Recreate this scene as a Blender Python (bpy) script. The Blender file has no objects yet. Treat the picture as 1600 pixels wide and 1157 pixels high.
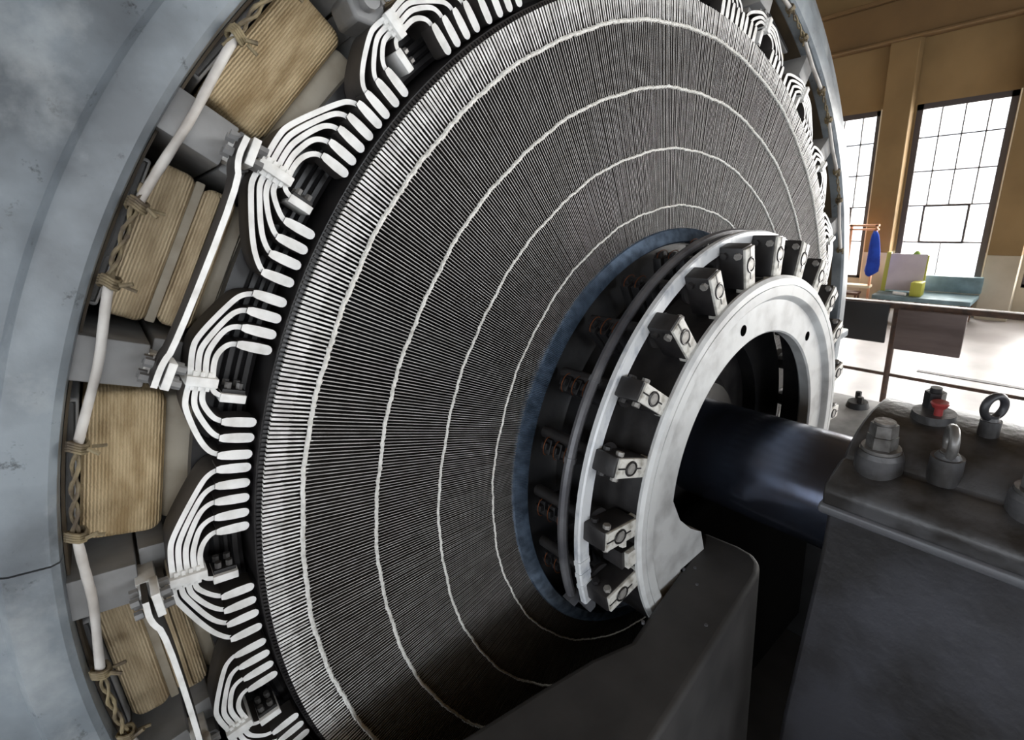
import bpy, bmesh, math, random
from mathutils import Vector, Matrix
random.seed(7)
R = math.radians
S = 1.5            # metres per working unit
CZ = 2.4           # height of the lens above the hall floor
AX, AZ = 1.0903, -0.7104   # shaft axis (runs along +Y), in working units from the lens
col = bpy.context.scene.collection

def W(x, y, z): return Vector((x*S, y*S, z*S + CZ))
def PA(r, a, y):   # polar point about the shaft axis, a in degrees
    return W(AX + r*math.cos(R(a)), y, AZ + r*math.sin(R(a)))

# ------------------------------------------------------------------ materials
def mat(name, base, rough=.5, metal=0., var=None, scale=8., detail=6., bump=0., bscale=60., lo=.35, hi=.65, coords='Object', stretch=(1, 1, 1), spec=.5, wave=None):
    m = bpy.data.materials.new(name); m.use_nodes = True
    nt = m.node_tree; b = nt.nodes['Principled BSDF']
    b.inputs['Base Color'].default_value = (*base, 1); b.inputs['Roughness'].default_value = rough
    b.inputs['Metallic'].default_value = metal; b.inputs['Specular IOR Level'].default_value = spec
    tc = nt.nodes.new('ShaderNodeTexCoord'); mp = nt.nodes.new('ShaderNodeMapping')
    mp.inputs['Scale'].default_value = stretch
    nt.links.new(tc.outputs[coords], mp.inputs[0])
    if var is not None:
        n = nt.nodes.new('ShaderNodeTexNoise'); n.inputs['Scale'].default_value = scale; n.inputs['Detail'].default_value = detail
        nt.links.new(mp.outputs[0], n.inputs[0])
        cr = nt.nodes.new('ShaderNodeValToRGB'); cr.color_ramp.elements[0].position = lo; cr.color_ramp.elements[1].position = hi
        cr.color_ramp.elements[0].color = (*var, 1); cr.color_ramp.elements[1].color = (*base, 1)
        nt.links.new(n.outputs['Fac'], cr.inputs[0]); nt.links.new(cr.outputs[0], b.inputs['Base Color'])
        m['ramp'] = cr.name
    if bump:
        n2 = nt.nodes.new('ShaderNodeTexNoise'); n2.inputs['Scale'].default_value = bscale; n2.inputs['Detail'].default_value = 5
        nt.links.new(mp.outputs[0], n2.inputs[0])
        bp = nt.nodes.new('ShaderNodeBump'); bp.inputs['Strength'].default_value = bump; bp.inputs['Distance'].default_value = .004
        nt.links.new(n2.outputs['Fac'], bp.inputs['Height']); nt.links.new(bp.outputs[0], b.inputs['Normal'])
    return m

def frame_paint():
    # grey-blue enamel with grime patches and small chips
    m = mat('frame_enamel', (.235, .27, .30), .38, 0, (.11, .125, .14), 4.2, 12, .3, 35, .36, .58)
    nt = m.node_tree; b = nt.nodes['Principled BSDF']
    tc = nt.nodes.new('ShaderNodeTexCoord'); n = nt.nodes.new('ShaderNodeTexNoise'); n.inputs['Scale'].default_value = 18; n.inputs['Detail'].default_value = 8
    n.inputs['Roughness'].default_value = .75
    nt.links.new(tc.outputs['Object'], n.inputs[0])
    cr = nt.nodes.new('ShaderNodeValToRGB'); cr.color_ramp.elements[0].position = .32; cr.color_ramp.elements[1].position = .40
    cr.color_ramp.elements[0].color = (.12, .12, .12, 1); cr.color_ramp.elements[1].color = (1, 1, 1, 1)
    nt.links.new(n.outputs['Fac'], cr.inputs[0])
    mx = nt.nodes.new('ShaderNodeMixRGB'); mx.blend_type = 'MULTIPLY'; mx.inputs[0].default_value = .8
    nt.links.new(nt.nodes[m['ramp']].outputs[0], mx.inputs[1]); nt.links.new(cr.outputs[0], mx.inputs[2])
    n3 = nt.nodes.new('ShaderNodeTexNoise'); n3.inputs['Scale'].default_value = 3.4; n3.inputs['Detail'].default_value = 9; n3.inputs['Roughness'].default_value = .62
    nt.links.new(tc.outputs['Object'], n3.inputs[0])
    c3 = nt.nodes.new('ShaderNodeValToRGB'); c3.color_ramp.elements[0].position = .54; c3.color_ramp.elements[1].position = .68
    c3.color_ramp.elements[0].color = (0, 0, 0, 1); c3.color_ramp.elements[1].color = (.42, .42, .42, 1)
    nt.links.new(n3.outputs['Fac'], c3.inputs[0])
    m3 = nt.nodes.new('ShaderNodeMixRGB'); m3.inputs[2].default_value = (.50, .53, .54, 1)
    nt.links.new(c3.outputs[0], m3.inputs[0]); nt.links.new(mx.outputs[0], m3.inputs[1]); nt.links.new(m3.outputs[0], b.inputs['Base Color'])
    return m

def tape_mat(name, base, var, dark):
    # coil wound with woven tape: fine ridges along the winding (local Z) and coarse lap lines
    m = mat(name, base, .65, 0, var, 26, 10, 0, 60, .38, .60, stretch=(1, 1, .30))
    nt = m.node_tree; b = nt.nodes['Principled BSDF']
    tc = nt.nodes.new('ShaderNodeTexCoord')
    w = nt.nodes.new('ShaderNodeTexWave'); w.bands_direction = 'X'; w.inputs['Scale'].default_value = 52; w.inputs['Distortion'].default_value = 1.6
    w.inputs['Detail'].default_value = 5; w.inputs['Detail Scale'].default_value = 3
    nt.links.new(tc.outputs['Object'], w.inputs[0])
    n = nt.nodes.new('ShaderNodeTexNoise'); n.inputs['Scale'].default_value = 150; n.inputs['Detail'].default_value = 4
    nt.links.new(tc.outputs['Object'], n.inputs[0])
    ad = nt.nodes.new('ShaderNodeMath'); ad.operation = 'MULTIPLY_ADD'; ad.inputs[1].default_value = .8
    nt.links.new(n.outputs['Fac'], ad.inputs[0]); nt.links.new(w.outputs['Fac'], ad.inputs[2])
    bp = nt.nodes.new('ShaderNodeBump'); bp.inputs['Strength'].default_value = .6; bp.inputs['Distance'].default_value = .004
    nt.links.new(ad.outputs[0], bp.inputs['Height']); nt.links.new(bp.outputs[0], b.inputs['Normal'])
    cr = nt.nodes.new('ShaderNodeValToRGB'); cr.color_ramp.elements[0].position = .0; cr.color_ramp.elements[1].position = .16
    cr.color_ramp.elements[0].color = (*dark, 1); cr.color_ramp.elements[1].color = (1, 1, 1, 1)
    nt.links.new(w.outputs['Fac'], cr.inputs[0])
    mx = nt.nodes.new('ShaderNodeMixRGB'); mx.blend_type = 'MULTIPLY'; mx.inputs[0].default_value = .40
    nt.links.new(nt.nodes[m['ramp']].outputs[0], mx.inputs[1]); nt.links.new(cr.outputs[0], mx.inputs[2])
    nt.links.new(mx.outputs[0], b.inputs['Base Color'])
    return m

M = {}
M['frame'] = frame_paint()
M['white'] = mat('white_paint', (.88, .88, .86), .45, 0, (.62, .61, .58), 22, 5, .25, 90, .25, .55)
M['bar_side'] = mat('dark_grey_strip_side', (.060, .053, .05), .6, 0, (.035, .032, .030), 14, 4, .1)  # strip sides, darker than the white faces
M['riser_front'] = mat('riser_white_edge', (.86, .86, .84), .5, 0, (.55, .54, .52), 30, 4)
M['riser_edge'] = mat('riser_bare_edge', (.43, .42, .41), .55, 0, (.27, .26, .25), 30, 4)
M['riser_side'] = mat('riser_brown_side', (.040, .034, .030), .6, .0, (.035, .031, .028), 16, 4, stretch=(1, 1, 1))
M['cord'] = mat('cotton_cord', (.83, .82, .78), .9, 0, (.60, .59, .55), 60, 5, .8, 260, .3, .6)
M['black'] = mat('black_varnish', (.012, .011, .012), .35, 0, (.03, .028, .028), 20, 4)
M['hole'] = mat('hole_and_shade_black', (.002, .002, .002), 1., spec=0.)
M['dark'] = mat('dark_oily_steel', (.010, .010, .012), .5, .2, (.022, .021, .021), 12, 6, .2, 50)
M['blue_steel'] = mat('blued_copper_neck', (.10, .14, .20), .42, .4, (.04, .06, .09), 30, 6)
M['tape'] = tape_mat('tan_tape', (.70, .54, .32), (.40, .28, .14), (.3, .2, .1))
M['tape2'] = tape_mat('grey_tan_tape', (.60, .48, .31), (.36, .27, .16), (.3, .25, .2))
M['cloth'] = mat('grey_varnished_cloth', (.40, .36, .29), .6, 0, (.26, .22, .16), 10, 6, .3, 40)
M['lining'] = mat('brown_lining', (.075, .055, .032), .7, 0, (.04, .03, .02), 6, 5)
M['slab'] = mat('grey_painted_block', (.30, .30, .30), .5, 0, (.14, .14, .14), 5, 7, .15, 40)
M['pipe'] = mat('sleeved_cable', (.62, .60, .57), .55, 0, (.42, .39, .36), 12, 6, .3, 60)
M['yellow_cable'] = mat('old_yellow_insulation', (.26, .21, .12), .7, 0, (.08, .06, .04), 25, 6, .6, 90)
M['ring_white'] = mat('scuffed_white_ring', (.60, .61, .61), .42, 0, (.36, .36, .36), 9, 8, .12, 30, .28, .55)
M['ring_scratched'] = mat('scratched_white_enamel', (.68, .70, .72), .35, .1, (.40, .43, .48), 26, 8, .25, 50, .3, .5, stretch=(1, 1, .6))
M['ring_grey'] = mat('grey_worn_ring', (.16, .16, .17), .45, .3, (.06, .06, .07), 8, 7, .2, 40)
M['arm_dark'] = mat('dark_brown_moulding', (.024, .022, .022), .45, 0, (.012, .011, .012), 20, 6, .2, 60)
M['arm_face'] = mat('chalky_white_face', (.60, .59, .55), .55, 0, (.30, .28, .24), 45, 7, .3, 120, .3, .5)
M['stud'] = mat('grey_stud', (.34, .33, .31), .5, .3, (.22, .21, .2), 60, 4)
M['copper'] = mat('copper_pigtail', (.16, .045, .01), .5, .5)
M['shaft'] = mat('polished_oily_shaft', (.09, .11, .16), .2, .9, (.07, .075, .10), 7, 6, .0, 30)
M['pedestal'] = mat('dark_grey_cast_iron', (.044, .045, .054), .40, .15, (.018, .017, .018), 5, 12, .4, 40, .36, .64)
M['cap'] = mat('worn_grey_cap_paint', (.080, .080, .085), .40, .15, (.028, .026, .025), 9, 12, .6, 35, .40, .60)
M['bolt'] = mat('worn_steel_bolt', (.20, .195, .19), .38, .55, (.08, .075, .07), 22, 8, .35, 60, .35, .6)
M['red'] = mat('red_plug', (.28, .035, .035), .4)
M['beam_paint'] = mat('dark_beam_paint', (.050, .048, .048), .6, 0, (.028, .027, .027), 6, 7, .15, 30)
M['worn_edge'] = mat('worn_bare_edge', (.10, .105, .115), .5, .2, (.10, .10, .11), 10, 8, .2, 40)
M['wall'] = mat('ochre_plaster', (.27, .175, .075), .85, 0, (.19, .12, .048), 1.3, 7, .2, 12, .3, .7)
M['beam'] = mat('brown_beam_plaster', (.17, .10, .038), .8, 0, (.12, .07, .026), 1.2, 6)
M['dado'] = mat('beige_dado', (.52, .46, .36), .8, 0, (.40, .34, .25), 1.5, 6)
M['lit_side_and_shelf'] = mat('cream_lit_side_and_shelf', (.75, .66, .48), .8)  # bright cream for daylit pilaster sides, also the rack shelf's own colour
M['floor'] = mat('pale_worn_floor', (.46, .44, .44), .38, 0, (.27, .25, .245), 1.1, 9, .1, 20, .32, .6)
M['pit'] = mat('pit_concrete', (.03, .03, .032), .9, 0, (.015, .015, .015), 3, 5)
M['ceiling'] = mat('ceiling_dark', (.12, .08, .04), .9)
M['mullion'] = mat('dark_window_steel', (.055, .045, .045), .6)
M['rail'] = mat('rusty_brown_rail', (.060, .042, .036), .5, .3, (.11, .065, .045), 20, 5)
M['black_board'] = mat('black_board', (.008, .008, .009), .5)
M['brown_board'] = mat('brown_weathered_board', (.16, .125, .12), .6, 0, (.085, .062, .058), 2.5, 7, .1, 20, stretch=(1, .5, 2.5))
M['bench'] = mat('teal_bench_paint', (.19, .28, .32), .6, 0, (.11, .17, .19), 6, 5)
M['brown_wood'] = mat('brown_wood', (.14, .065, .035), .6, 0, (.08, .035, .02), 8, 5)
M['copper_wood'] = mat('orange_varnished_wood', (.72, .36, .20), .5)
M['notice'] = mat('lilac_grey_sheet', (.58, .52, .56), .5, 0, (.50, .44, .48), 4, 3)
M['paper'] = mat('white_paper', (.85, .85, .85), .7)
M['yellow'] = mat('yellow_green_paint', (.42, .42, .06), .5)
M['blue'] = mat('blue_cloth', (.012, .07, .50), .8, 0, (.008, .04, .33), 6, 4, .5, 20)
M['green'] = mat('green_leaf_paint', (.20, .34, .05), .7)

def glass():
    m = bpy.data.materials.new('window_glass'); m.use_nodes = True; nt = m.node_tree
    nt.nodes.clear(); o = nt.nodes.new('ShaderNodeOutputMaterial'); mx = nt.nodes.new('ShaderNodeMixShader')
    t = nt.nodes.new('ShaderNodeBsdfTransparent'); g = nt.nodes.new('ShaderNodeBsdfGlossy'); g.inputs['Roughness'].default_value = .05
    mx.inputs[0].default_value = .06
    nt.links.new(t.outputs[0], mx.inputs[1]); nt.links.new(g.outputs[0], mx.inputs[2]); nt.links.new(mx.outputs[0], o.inputs[0])
    return m
M['glass'] = glass()

# ------------------------------------------------------------------ object helpers
def tag(o, label=None, cat=None, group=None, kind=None):
    if label: o['label'] = label
    if cat: o['category'] = cat
    if group: o['group'] = group
    if kind: o['kind'] = kind
    return o
def empty(name, loc, roty=0.):
    o = bpy.data.objects.new(name, None); col.objects.link(o); o.location = loc; o.rotation_euler = (0, roty, 0)
    o.empty_display_size = .05
    return o
def obj(name, bm, mats, parent=None, world=True, smooth=32, bevel=0.):
    """link a bmesh as one object; world=True: vertices are world coordinates, re-expressed about the parent / own base"""
    bmesh.ops.recalc_face_normals(bm, faces=bm.faces[:])
    me = bpy.data.meshes.new(name)
    if not isinstance(mats, (list, tuple)): mats = [mats]
    for m in mats: me.materials.append(m)
    o = bpy.data.objects.new(name, me)
    if world:
        if parent is not None:
            pm = Matrix.Identity(4); q = parent
            while q is not None: pm = Matrix.LocRotScale(q.location, q.rotation_euler, None) @ pm; q = q.parent
            bm.transform(pm.inverted())
        else:
            vs = [v.co for v in bm.verts]
            c = Vector(((min(v.x for v in vs)+max(v.x for v in vs))/2, (min(v.y for v in vs)+max(v.y for v in vs))/2, min(v.z for v in vs)))
            bm.transform(Matrix.Translation(-c)); o.location = c
    bm.to_mesh(me); bm.free()
    if smooth:
        for p in me.polygons: p.use_smooth = True
        me.set_sharp_from_angle(angle=R(smooth))
    col.objects.link(o)
    if parent is not None: o.parent = parent
    if bevel:
        b = o.modifiers.new('edge', 'BEVEL'); b.width = bevel; b.segments = 4 if bevel > .02 else 2; b.limit_method = 'ANGLE'
    return o
def copy_tree(o, parent=None):
    c = o.copy(); col.objects.link(c); c.parent = parent
    for ch in list(o.children): copy_tree(ch, c)
    return c

def hexa(bm, P8, mi=0, side=None, front=None):
    """P8: 4 bottom then 4 top corner points"""
    v = [bm.verts.new(p) for p in P8]
    fs = []
    for idx in ((0, 3, 2, 1), (4, 5, 6, 7), (0, 1, 5, 4), (1, 2, 6, 5), (2, 3, 7, 6), (3, 0, 4, 7)):
        f = bm.faces.new([v[i] for i in idx]); f.material_index = mi; fs.append(f)
    return fs
def box(bm, x0, x1, y0, y1, z0, z1, bev=0., mi=0):      # world-unit box in working units
    P = [W(x, y, z) for z in (z0, z1) for (x, y) in ((x0, y0), (x1, y0), (x1, y1), (x0, y1))]
    fs = hexa(bm, P, mi)
    if bev:
        es = list({e for f in fs for e in f.edges})
        bmesh.ops.bevel(bm, geom=es, offset=bev*S, segments=2, profile=.5, affect='EDGES')
    return fs
def cyl(bm, a, b, r, n=24, r2=None, mi=0, cap=True):
    a = Vector(a); b = Vector(b); d = (b-a).normalized(); r2 = r if r2 is None else r2
    u = d.orthogonal().normalized(); w = d.cross(u)
    A = [bm.verts.new(a+(u*math.cos(2*math.pi*i/n)+w*math.sin(2*math.pi*i/n))*r) for i in range(n)]
    B = [bm.verts.new(b+(u*math.cos(2*math.pi*i/n)+w*math.sin(2*math.pi*i/n))*r2) for i in range(n)]
    for i in range(n):
        f = bm.faces.new((A[i], A[(i+1) % n], B[(i+1) % n], B[i])); f.material_index = mi
    if cap:
        bm.faces.new(A[::-1]).material_index = mi; bm.faces.new(B).material_index = mi
def tube(bm, pts, rad, n=10, closed=False, mi=0, jit=0., cap=True):
    pts = [Vector(p) for p in pts]; L = len(pts); rings = []
    prev = None
    for i, p in enumerate(pts):
        if closed: d = pts[(i+1) % L]-pts[i-1]
        else: d = pts[min(i+1, L-1)]-pts[max(i-1, 0)]
        d.normalize()
        u = d.orthogonal() if prev is None else prev-d*prev.dot(d)
        u.normalize(); prev = u; w = d.cross(u)
        rr = (rad[i] if isinstance(rad, (list, tuple)) else rad)*(1+random.uniform(-jit, jit))
        rings.append([bm.verts.new(p+(u*math.cos(2*math.pi*k/n)+w*math.sin(2*math.pi*k/n))*rr) for k in range(n)])
    for i in range(L if closed else L-1):
        A, B = rings[i], rings[(i+1) % L]
        off = 0
        if closed and i == L-1:
            off = min(range(n), key=lambda s: (B[s].co-A[0].co).length)
        for k in range(n):
            f = bm.faces.new((A[k], A[(k+1) % n], B[(k+1+off) % n], B[(k+off) % n])); f.material_index = mi
    if not closed and cap:
        bm.faces.new(rings[0][::-1]).material_index = mi; bm.faces.new(rings[-1]).material_index = mi
def lathe(bm, prof, a0=0., a1=360., n=240, mi=0, closedprof=True):
    full = abs(a1-a0) > 359.99
    cnt = n if full else max(2, int(n*abs(a1-a0)/360))
    cols = []
    for i in range(cnt if full else cnt+1):
        a = a0+(a1-a0)*i/cnt
        cols.append([bm.verts.new(PA(r, a, y)) for r, y in prof])
    m = len(prof)
    for i in range(cnt):
        A, B = cols[i], cols[(i+1) % len(cols)]
        for k in range(m if closedprof else m-1):
            f = bm.faces.new((A[k], A[(k+1) % m], B[(k+1) % m], B[k])); f.material_index = mi
    if not full and closedprof:
        bm.faces.new(cols[0]).material_index = mi; bm.faces.new(cols[-1][::-1]).material_index = mi
def chaikin(pts, it=2):
    for _ in range(it):
        q = [pts[0]]
        for a, b in zip(pts, pts[1:]):
            q.append((a[0]*.75+b[0]*.25, a[1]*.75+b[1]*.25)); q.append((a[0]*.25+b[0]*.75, a[1]*.25+b[1]*.75))
        q.append(pts[-1]); pts = q
    return pts

# local polar frame: thing's empty sits on the radius r0 at angle a; local x = outward, y = along shaft, z = tangential
def LP(r, t, y, r0):            # t degrees from the thing's own angle
    return Vector(((r*math.cos(R(t))-r0)*S, y*S, r*math.sin(R(t))*S))
def LX(x, y, z): return Vector((x*S, y*S, z*S))
def place(o, r0, a): o.location = PA(r0, a, 0); o.rotation_euler = (0, -R(a), 0)
def lbox(bm, x0, x1, y0, y1, z0, z1, bev=0., mi=0, taper=1.):
    """box in the local frame; taper scales the tangential width at x0"""
    P = [LX(x0, y0, z0*taper), LX(x1, y0, z0), LX(x1, y1, z0), LX(x0, y1, z0*taper),
         LX(x0, y0, z1*taper), LX(x1, y0, z1), LX(x1, y1, z1), LX(x0, y1, z1*taper)]
    fs = hexa(bm, P, mi)
    if bev:
        es = list({e for f in fs for e in f.edges})
        bmesh.ops.bevel(bm, geom=es, offset=bev*S, segments=2, profile=.5, affect='EDGES')
def strip(bm, pts, th, y0, y1, front=0, side=1, round_end=False):
    """flat strip following pts (local working units x,z), thickness th (number or list), deep from y0 to y1"""
    L = len(pts); th = th if isinstance(th, (list, tuple)) else [th]*L
    left, right = [], []
    for i, p in enumerate(pts):
        a = pts[max(i-1, 0)]; b = pts[min(i+1, L-1)]
        dx, dz = b[0]-a[0], b[1]-a[1]; l = math.hypot(dx, dz) or 1; nx, nz = -dz/l, dx/l
        left.append((p[0]+nx*th[i]/2, p[1]+nz*th[i]/2)); right.append((p[0]-nx*th[i]/2, p[1]-nz*th[i]/2))
    outline = left+right[::-1]
    if round_end:
        a, b = pts[-2], pts[-1]; l = math.hypot(b[0]-a[0], b[1]-a[1]); ux, uz = (b[0]-a[0])/l, (b[1]-a[1])/l; nx, nz = -uz, ux
        h = th[-1]/2; c = [(b[0]+nx*h*math.cos(q)+ux*h*math.sin(q), b[1]+nz*h*math.cos(q)+uz*h*math.sin(q)) for q in [math.pi*k/6 for k in range(1, 6)]]
        outline = left+c+right[::-1]
    n = len(outline)
    # quads along the strip for clean faces
    ch = .0012
    def ring(y, sh):
        return [bm.verts.new(LX(x, y, z)) for x, z in sh]
    F = ring(y0, outline); B = ring(y1, outline)
    for i in range(n):
        f = bm.faces.new((F[i], F[(i+1) % n], B[(i+1) % n], B[i])); f.material_index = side
    for i in range(L-1):
        for V in (F, B):
            f = bm.faces.new((V[i], V[i+1], V[n-2-i], V[n-1-i])); f.material_index = front
    if round_end:
        for V in (F, B):
            f = bm.faces.new(V[L-1:n-L+1]); f.material_index = front

# ================================================================== ROTOR
rotor = tag(empty('rotor', PA(0, 0, .28)), 'big rotor disc of thin radial risers tied with four white cords, on a steel shaft', 'rotor')
YR = .765
def riser_bm(bm, a, seed):
    rnd = random.Random(seed)
    s1 = 1.031+rnd.uniform(-.004, .004); s2 = 1.006+rnd.uniform(-.009, .009); jy = rnd.uniform(-.0008, .0008); ja = rnd.uniform(-.008, .008)
    sec = [(.545, .0008), (.62, .0009), (.90, .0015), (s2-.006, .0018), (s2, .0027), (s1-.002, .0029), (s1, .0037), (1.058, .0040)]
    F, B = [], []
    for r, w in sec:
        d = math.degrees(w/2/r)
        F.append([bm.verts.new(PA(r, a+ja+s*d, YR+jy)) for s in (-1, 1)])
        B.append([bm.verts.new(PA(r, a+ja+s*d, YR+.030)) for s in (-1, 1)])
    for i in range(len(sec)-1):
        q = bm.faces.new((F[i][0], F[i][1], F[i+1][1], F[i+1][0])); q.material_index = 2 if i < 3 else 0
        for s in (0, 1):
            q = bm.faces.new((F[i][s], F[i+1][s], B[i+1][s], B[i][s])); q.material_index = 1
    q = bm.faces.new((F[0][0], F[0][1], B[0][1], B[0][0])); q.material_index = 1
    q = bm.faces.new((F[-1][0], F[-1][1], B[-1][1], B[-1][0])); q.material_index = 0
NR = 960
near = [i for i in range(NR) if 137.0 <= i*.375 < 174.4]
near = near[:100]
for i in near:
    bm = bmesh.new(); riser_bm(bm, i*.375, i); obj('riser', bm, [M['riser_front'], M['riser_side'], M['riser_edge']], rotor, smooth=0)
bm = bmesh.new(); ns = set(near)
for i in range(NR):
    if i not in ns: riser_bm(bm, i*.375, i)
o = obj('riser_comb', bm, [M['riser_front'], M['riser_side'], M['riser_edge']], rotor, smooth=0); o['kind'] = 'stuff'
# black clips at the rim end of every riser, on a varnished band
bm = bmesh.new()
lathe(bm, [(1.058, .778), (1.0665, .778), (1.0675, .786), (1.0675, .90), (1.058, .90)], n=360)
for i in range(NR):
    a = i*.375; d = math.degrees(.0019/1.06)
    hexa(bm, [PA(1.0575, a-d, .772), PA(1.0575, a+d, .772), PA(1.0575, a+d, .79), PA(1.0575, a-d, .79),
              PA(1.0645, a-d, .774), PA(1.0645, a+d, .774), PA(1.0645, a+d, .79), PA(1.0645, a-d, .79)])
obj('rim_band', bm, M['black'], rotor)
for rr, w in ((1.0, .0062), (.874, .0056), (.746, .0044), (.616, .0036)):
    bm = bmesh.new(); n = 1440; ph = random.random()*9
    pts, rad = [], []
    for k in range(n):
        a = k*360/n; wob = .0011*math.sin(a*.31+ph)+.0008*math.sin(a*.83+ph*2)+.0005*math.sin(a*2.9)+random.uniform(-.0005, .0005)
        pts.append(PA(rr+wob, a, YR-.0008)); rad.append(w*S*.62*(1+.18*math.sin(k*2.1)+random.uniform(-.12, .12)))
    tube(bm, pts, rad, 7, True)
    obj('binding_cord', bm, M['cord'], rotor)
# blued commutator neck with radial ridges
bm = bmesh.new(); nn = 1920; cols_ = []
for i in range(nn):
    a = i*360/nn; dy = .0022 if i % 2 == 0 else 0
    cols_.append([bm.verts.new(PA(r, a, y+dy)) for r, y in ((.566, .772), (.560, .760), (.545, .752), (.530, .750), (.526, .756), (.526, .80))])
for i in range(nn):
    A, B = cols_[i], cols_[(i+1) % nn]
    for k in range(5): bm.faces.new((A[k], A[k+1], B[k+1], B[k]))
obj('commutator_neck', bm, M['blue_steel'], rotor, smooth=20)
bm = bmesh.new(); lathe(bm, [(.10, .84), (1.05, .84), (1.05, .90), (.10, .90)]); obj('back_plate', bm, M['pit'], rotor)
bm = bmesh.new(); lathe(bm, [(.30, .80), (.528, .80), (.528, .775), (.44, .77), (.432, .765), (.432, .655), (.405, .64), (.36, .66), (.30, .66)])
obj('commutator', bm, M['dark'], rotor)
bm = bmesh.new(); lathe(bm, [(.0, .85), (.31, .85), (.31, .70), (.20, .69), (.17, .66), (.0, .66)]); obj('hub', bm, M['black'], rotor)
bm = bmesh.new(); lathe(bm, [(0., .70), (.127, .70), (.127, -.2), (0., -.2)], n=96); obj('shaft', bm, M['shaft'], rotor)

# ================================================================== FRAME
frame = tag(empty('motor_frame', W(AX, 1.2, -1.6)), 'huge round grey-blue enamelled motor frame around the rotor disc', 'motor frame')
GA = 165.75
bm = bmesh.new()
lathe(bm, [(1.288, 1.6), (1.288, .812), (1.290, .802), (1.298, .795), (1.336, .792), (1.343, .794), (1.348, .802), (1.352, .811), (1.364, .815),
           (1.40, .817), (1.45, .833), (1.475, .858), (1.49, .90), (1.495, 1.6)], a0=GA+.06, a1=GA+359.94, n=360)
obj('frame_ring', bm, M['frame'], frame)
bm = bmesh.new(); lathe(bm, [(1.2872, .835), (1.2872, 1.5), (1.284, 1.5), (1.284, .835)], n=300); obj('yoke_lining', bm, M['lining'], frame)
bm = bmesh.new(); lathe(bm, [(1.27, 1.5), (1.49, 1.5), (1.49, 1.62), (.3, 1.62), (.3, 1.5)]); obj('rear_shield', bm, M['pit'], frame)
bm = bmesh.new(); box(bm, 2.50, 2.66, .84, 1.5, -.86, -.825, .006)
obj('joint_flange', bm, M['frame'], frame)
f = obj('foot', (lambda b: (box(b, 2.40, 2.98, .62, 1.5, -1.40, -1.30, .012), box(b, 2.42, 2.62, .90, 1.5, -1.31, -.80, .01), b)[-1])(bmesh.new()), M['slab'], frame)
for (x, y) in ((2.83, .80), (2.895, .83)):
    bm = bmesh.new(); cyl(bm, W(x, y, -1.30), W(x, y, -1.235), .014*S, 6); obj('stud', bm, M['dark'], f)
bm = bmesh.new(); cyl(bm, W(2.85, .815, -1.305), W(2.85, .815, -1.27), .055*S, 24, .045*S)
obj('foot_washer', bm, M['dark'], f)
# base under the foot
base = tag(obj('machine_plinth', (lambda b: (box(b, 2.30, 3.06, .55, 1.6, -1.6, -1.402, .01), b)[-1])(bmesh.new()), M['floor']),
           'pale low plinth under the right foot of the motor frame', 'plinth')
# stator core behind the connectors
core = tag(empty('stator_core', PA(0, 0, 1.0)), 'black laminated stator core ring just outside the rotor disc', 'stator core')
bm = bmesh.new(); lathe(bm, [(1.071, .86), (1.078, .855), (1.14, .855), (1.14, 1.45), (1.071, 1.45)], n=300); obj('core_ring', bm, M['black'], core)
bm = bmesh.new()
for rr in (1.086, 1.098, 1.112): lathe(bm, [(rr, .852), (rr+.003, .848), (rr+.006, .852), (rr+.003, .856)], n=240)
obj('end_lamination', bm, M['dark'], core)

# ================================================================== CONNECTOR GROUPS (prototype, local frame)
R0 = 1.15; YC = .79
B_up = [[(1.164, 0), (1.170, -1.9), (1.167, -2.9), (1.139, -5.7), (1.128, -6.35), (1.113, -6.62)],
        [(1.155, 0), (1.161, -1.7), (1.157, -2.6), (1.138, -4.55), (1.127, -5.15), (1.113, -5.30)],
        [(1.146, 0), (1.151, -1.5), (1.149, -2.3), (1.139, -3.45), (1.128, -3.92), (1.113, -3.99)],
        [(1.137, 0), (1.141, -1.3), (1.138, -2.1), (1.128, -2.62), (1.113, -2.72)]]
B_dn = [[(1.164, 0), (1.166, 1.5), (1.163, 2.3), (1.143, 4.5), (1.127, 5.55), (1.112, 5.76)],
        [(1.155, 0), (1.156, 1.4), (1.152, 2.2), (1.134, 3.7), (1.122, 4.30), (1.112, 4.40)],
        [(1.146, 0), (1.147, 1.1), (1.144, 1.8), (1.130, 2.85), (1.120, 3.12), (1.112, 3.14)]]
A_up = [[(1.173, 0), (1.174, -2.3), (1.170, -3.4), (1.136, -7.1), (1.125, -7.85), (1.112, -8.15)],
        [(1.164, 0), (1.165, -2.2), (1.160, -3.3), (1.137, -5.9), (1.126, -6.60), (1.112, -6.85)],
        [(1.155, 0), (1.156, -1.9), (1.152, -2.9), (1.138, -4.75), (1.126, -5.40), (1.112, -5.58)],
        [(1.146, 0), (1.147, -1.6), (1.144, -2.4), (1.137, -3.6), (1.125, -4.15), (1.112, -4.30)],
        [(1.137, 0), (1.139, -1.2), (1.135, -2.2), (1.124, -2.95), (1.110, -3.10)]]
A_dn = [[(1.173, 0), (1.175, 1.2), (1.170, 2.0), (1.142, 5.1), (1.122, 6.5), (1.112, 6.72)],
        [(1.164, 0), (1.165, 1.1), (1.160, 1.8), (1.138, 4.1), (1.122, 5.05), (1.112, 5.25)],
        [(1.155, 0), (1.156, 1.0), (1.152, 1.7), (1.136, 3.0), (1.121, 3.80), (1.112, 3.92)],
        [(1.146, 0), (1.148, .8), (1.145, 1.3), (1.133, 2.0), (1.120, 2.55), (1.112, 2.60)]]
def to_xz(pts): return [(r*math.cos(R(t))-R0, r*math.sin(R(t))) for r, t in pts]
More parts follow.
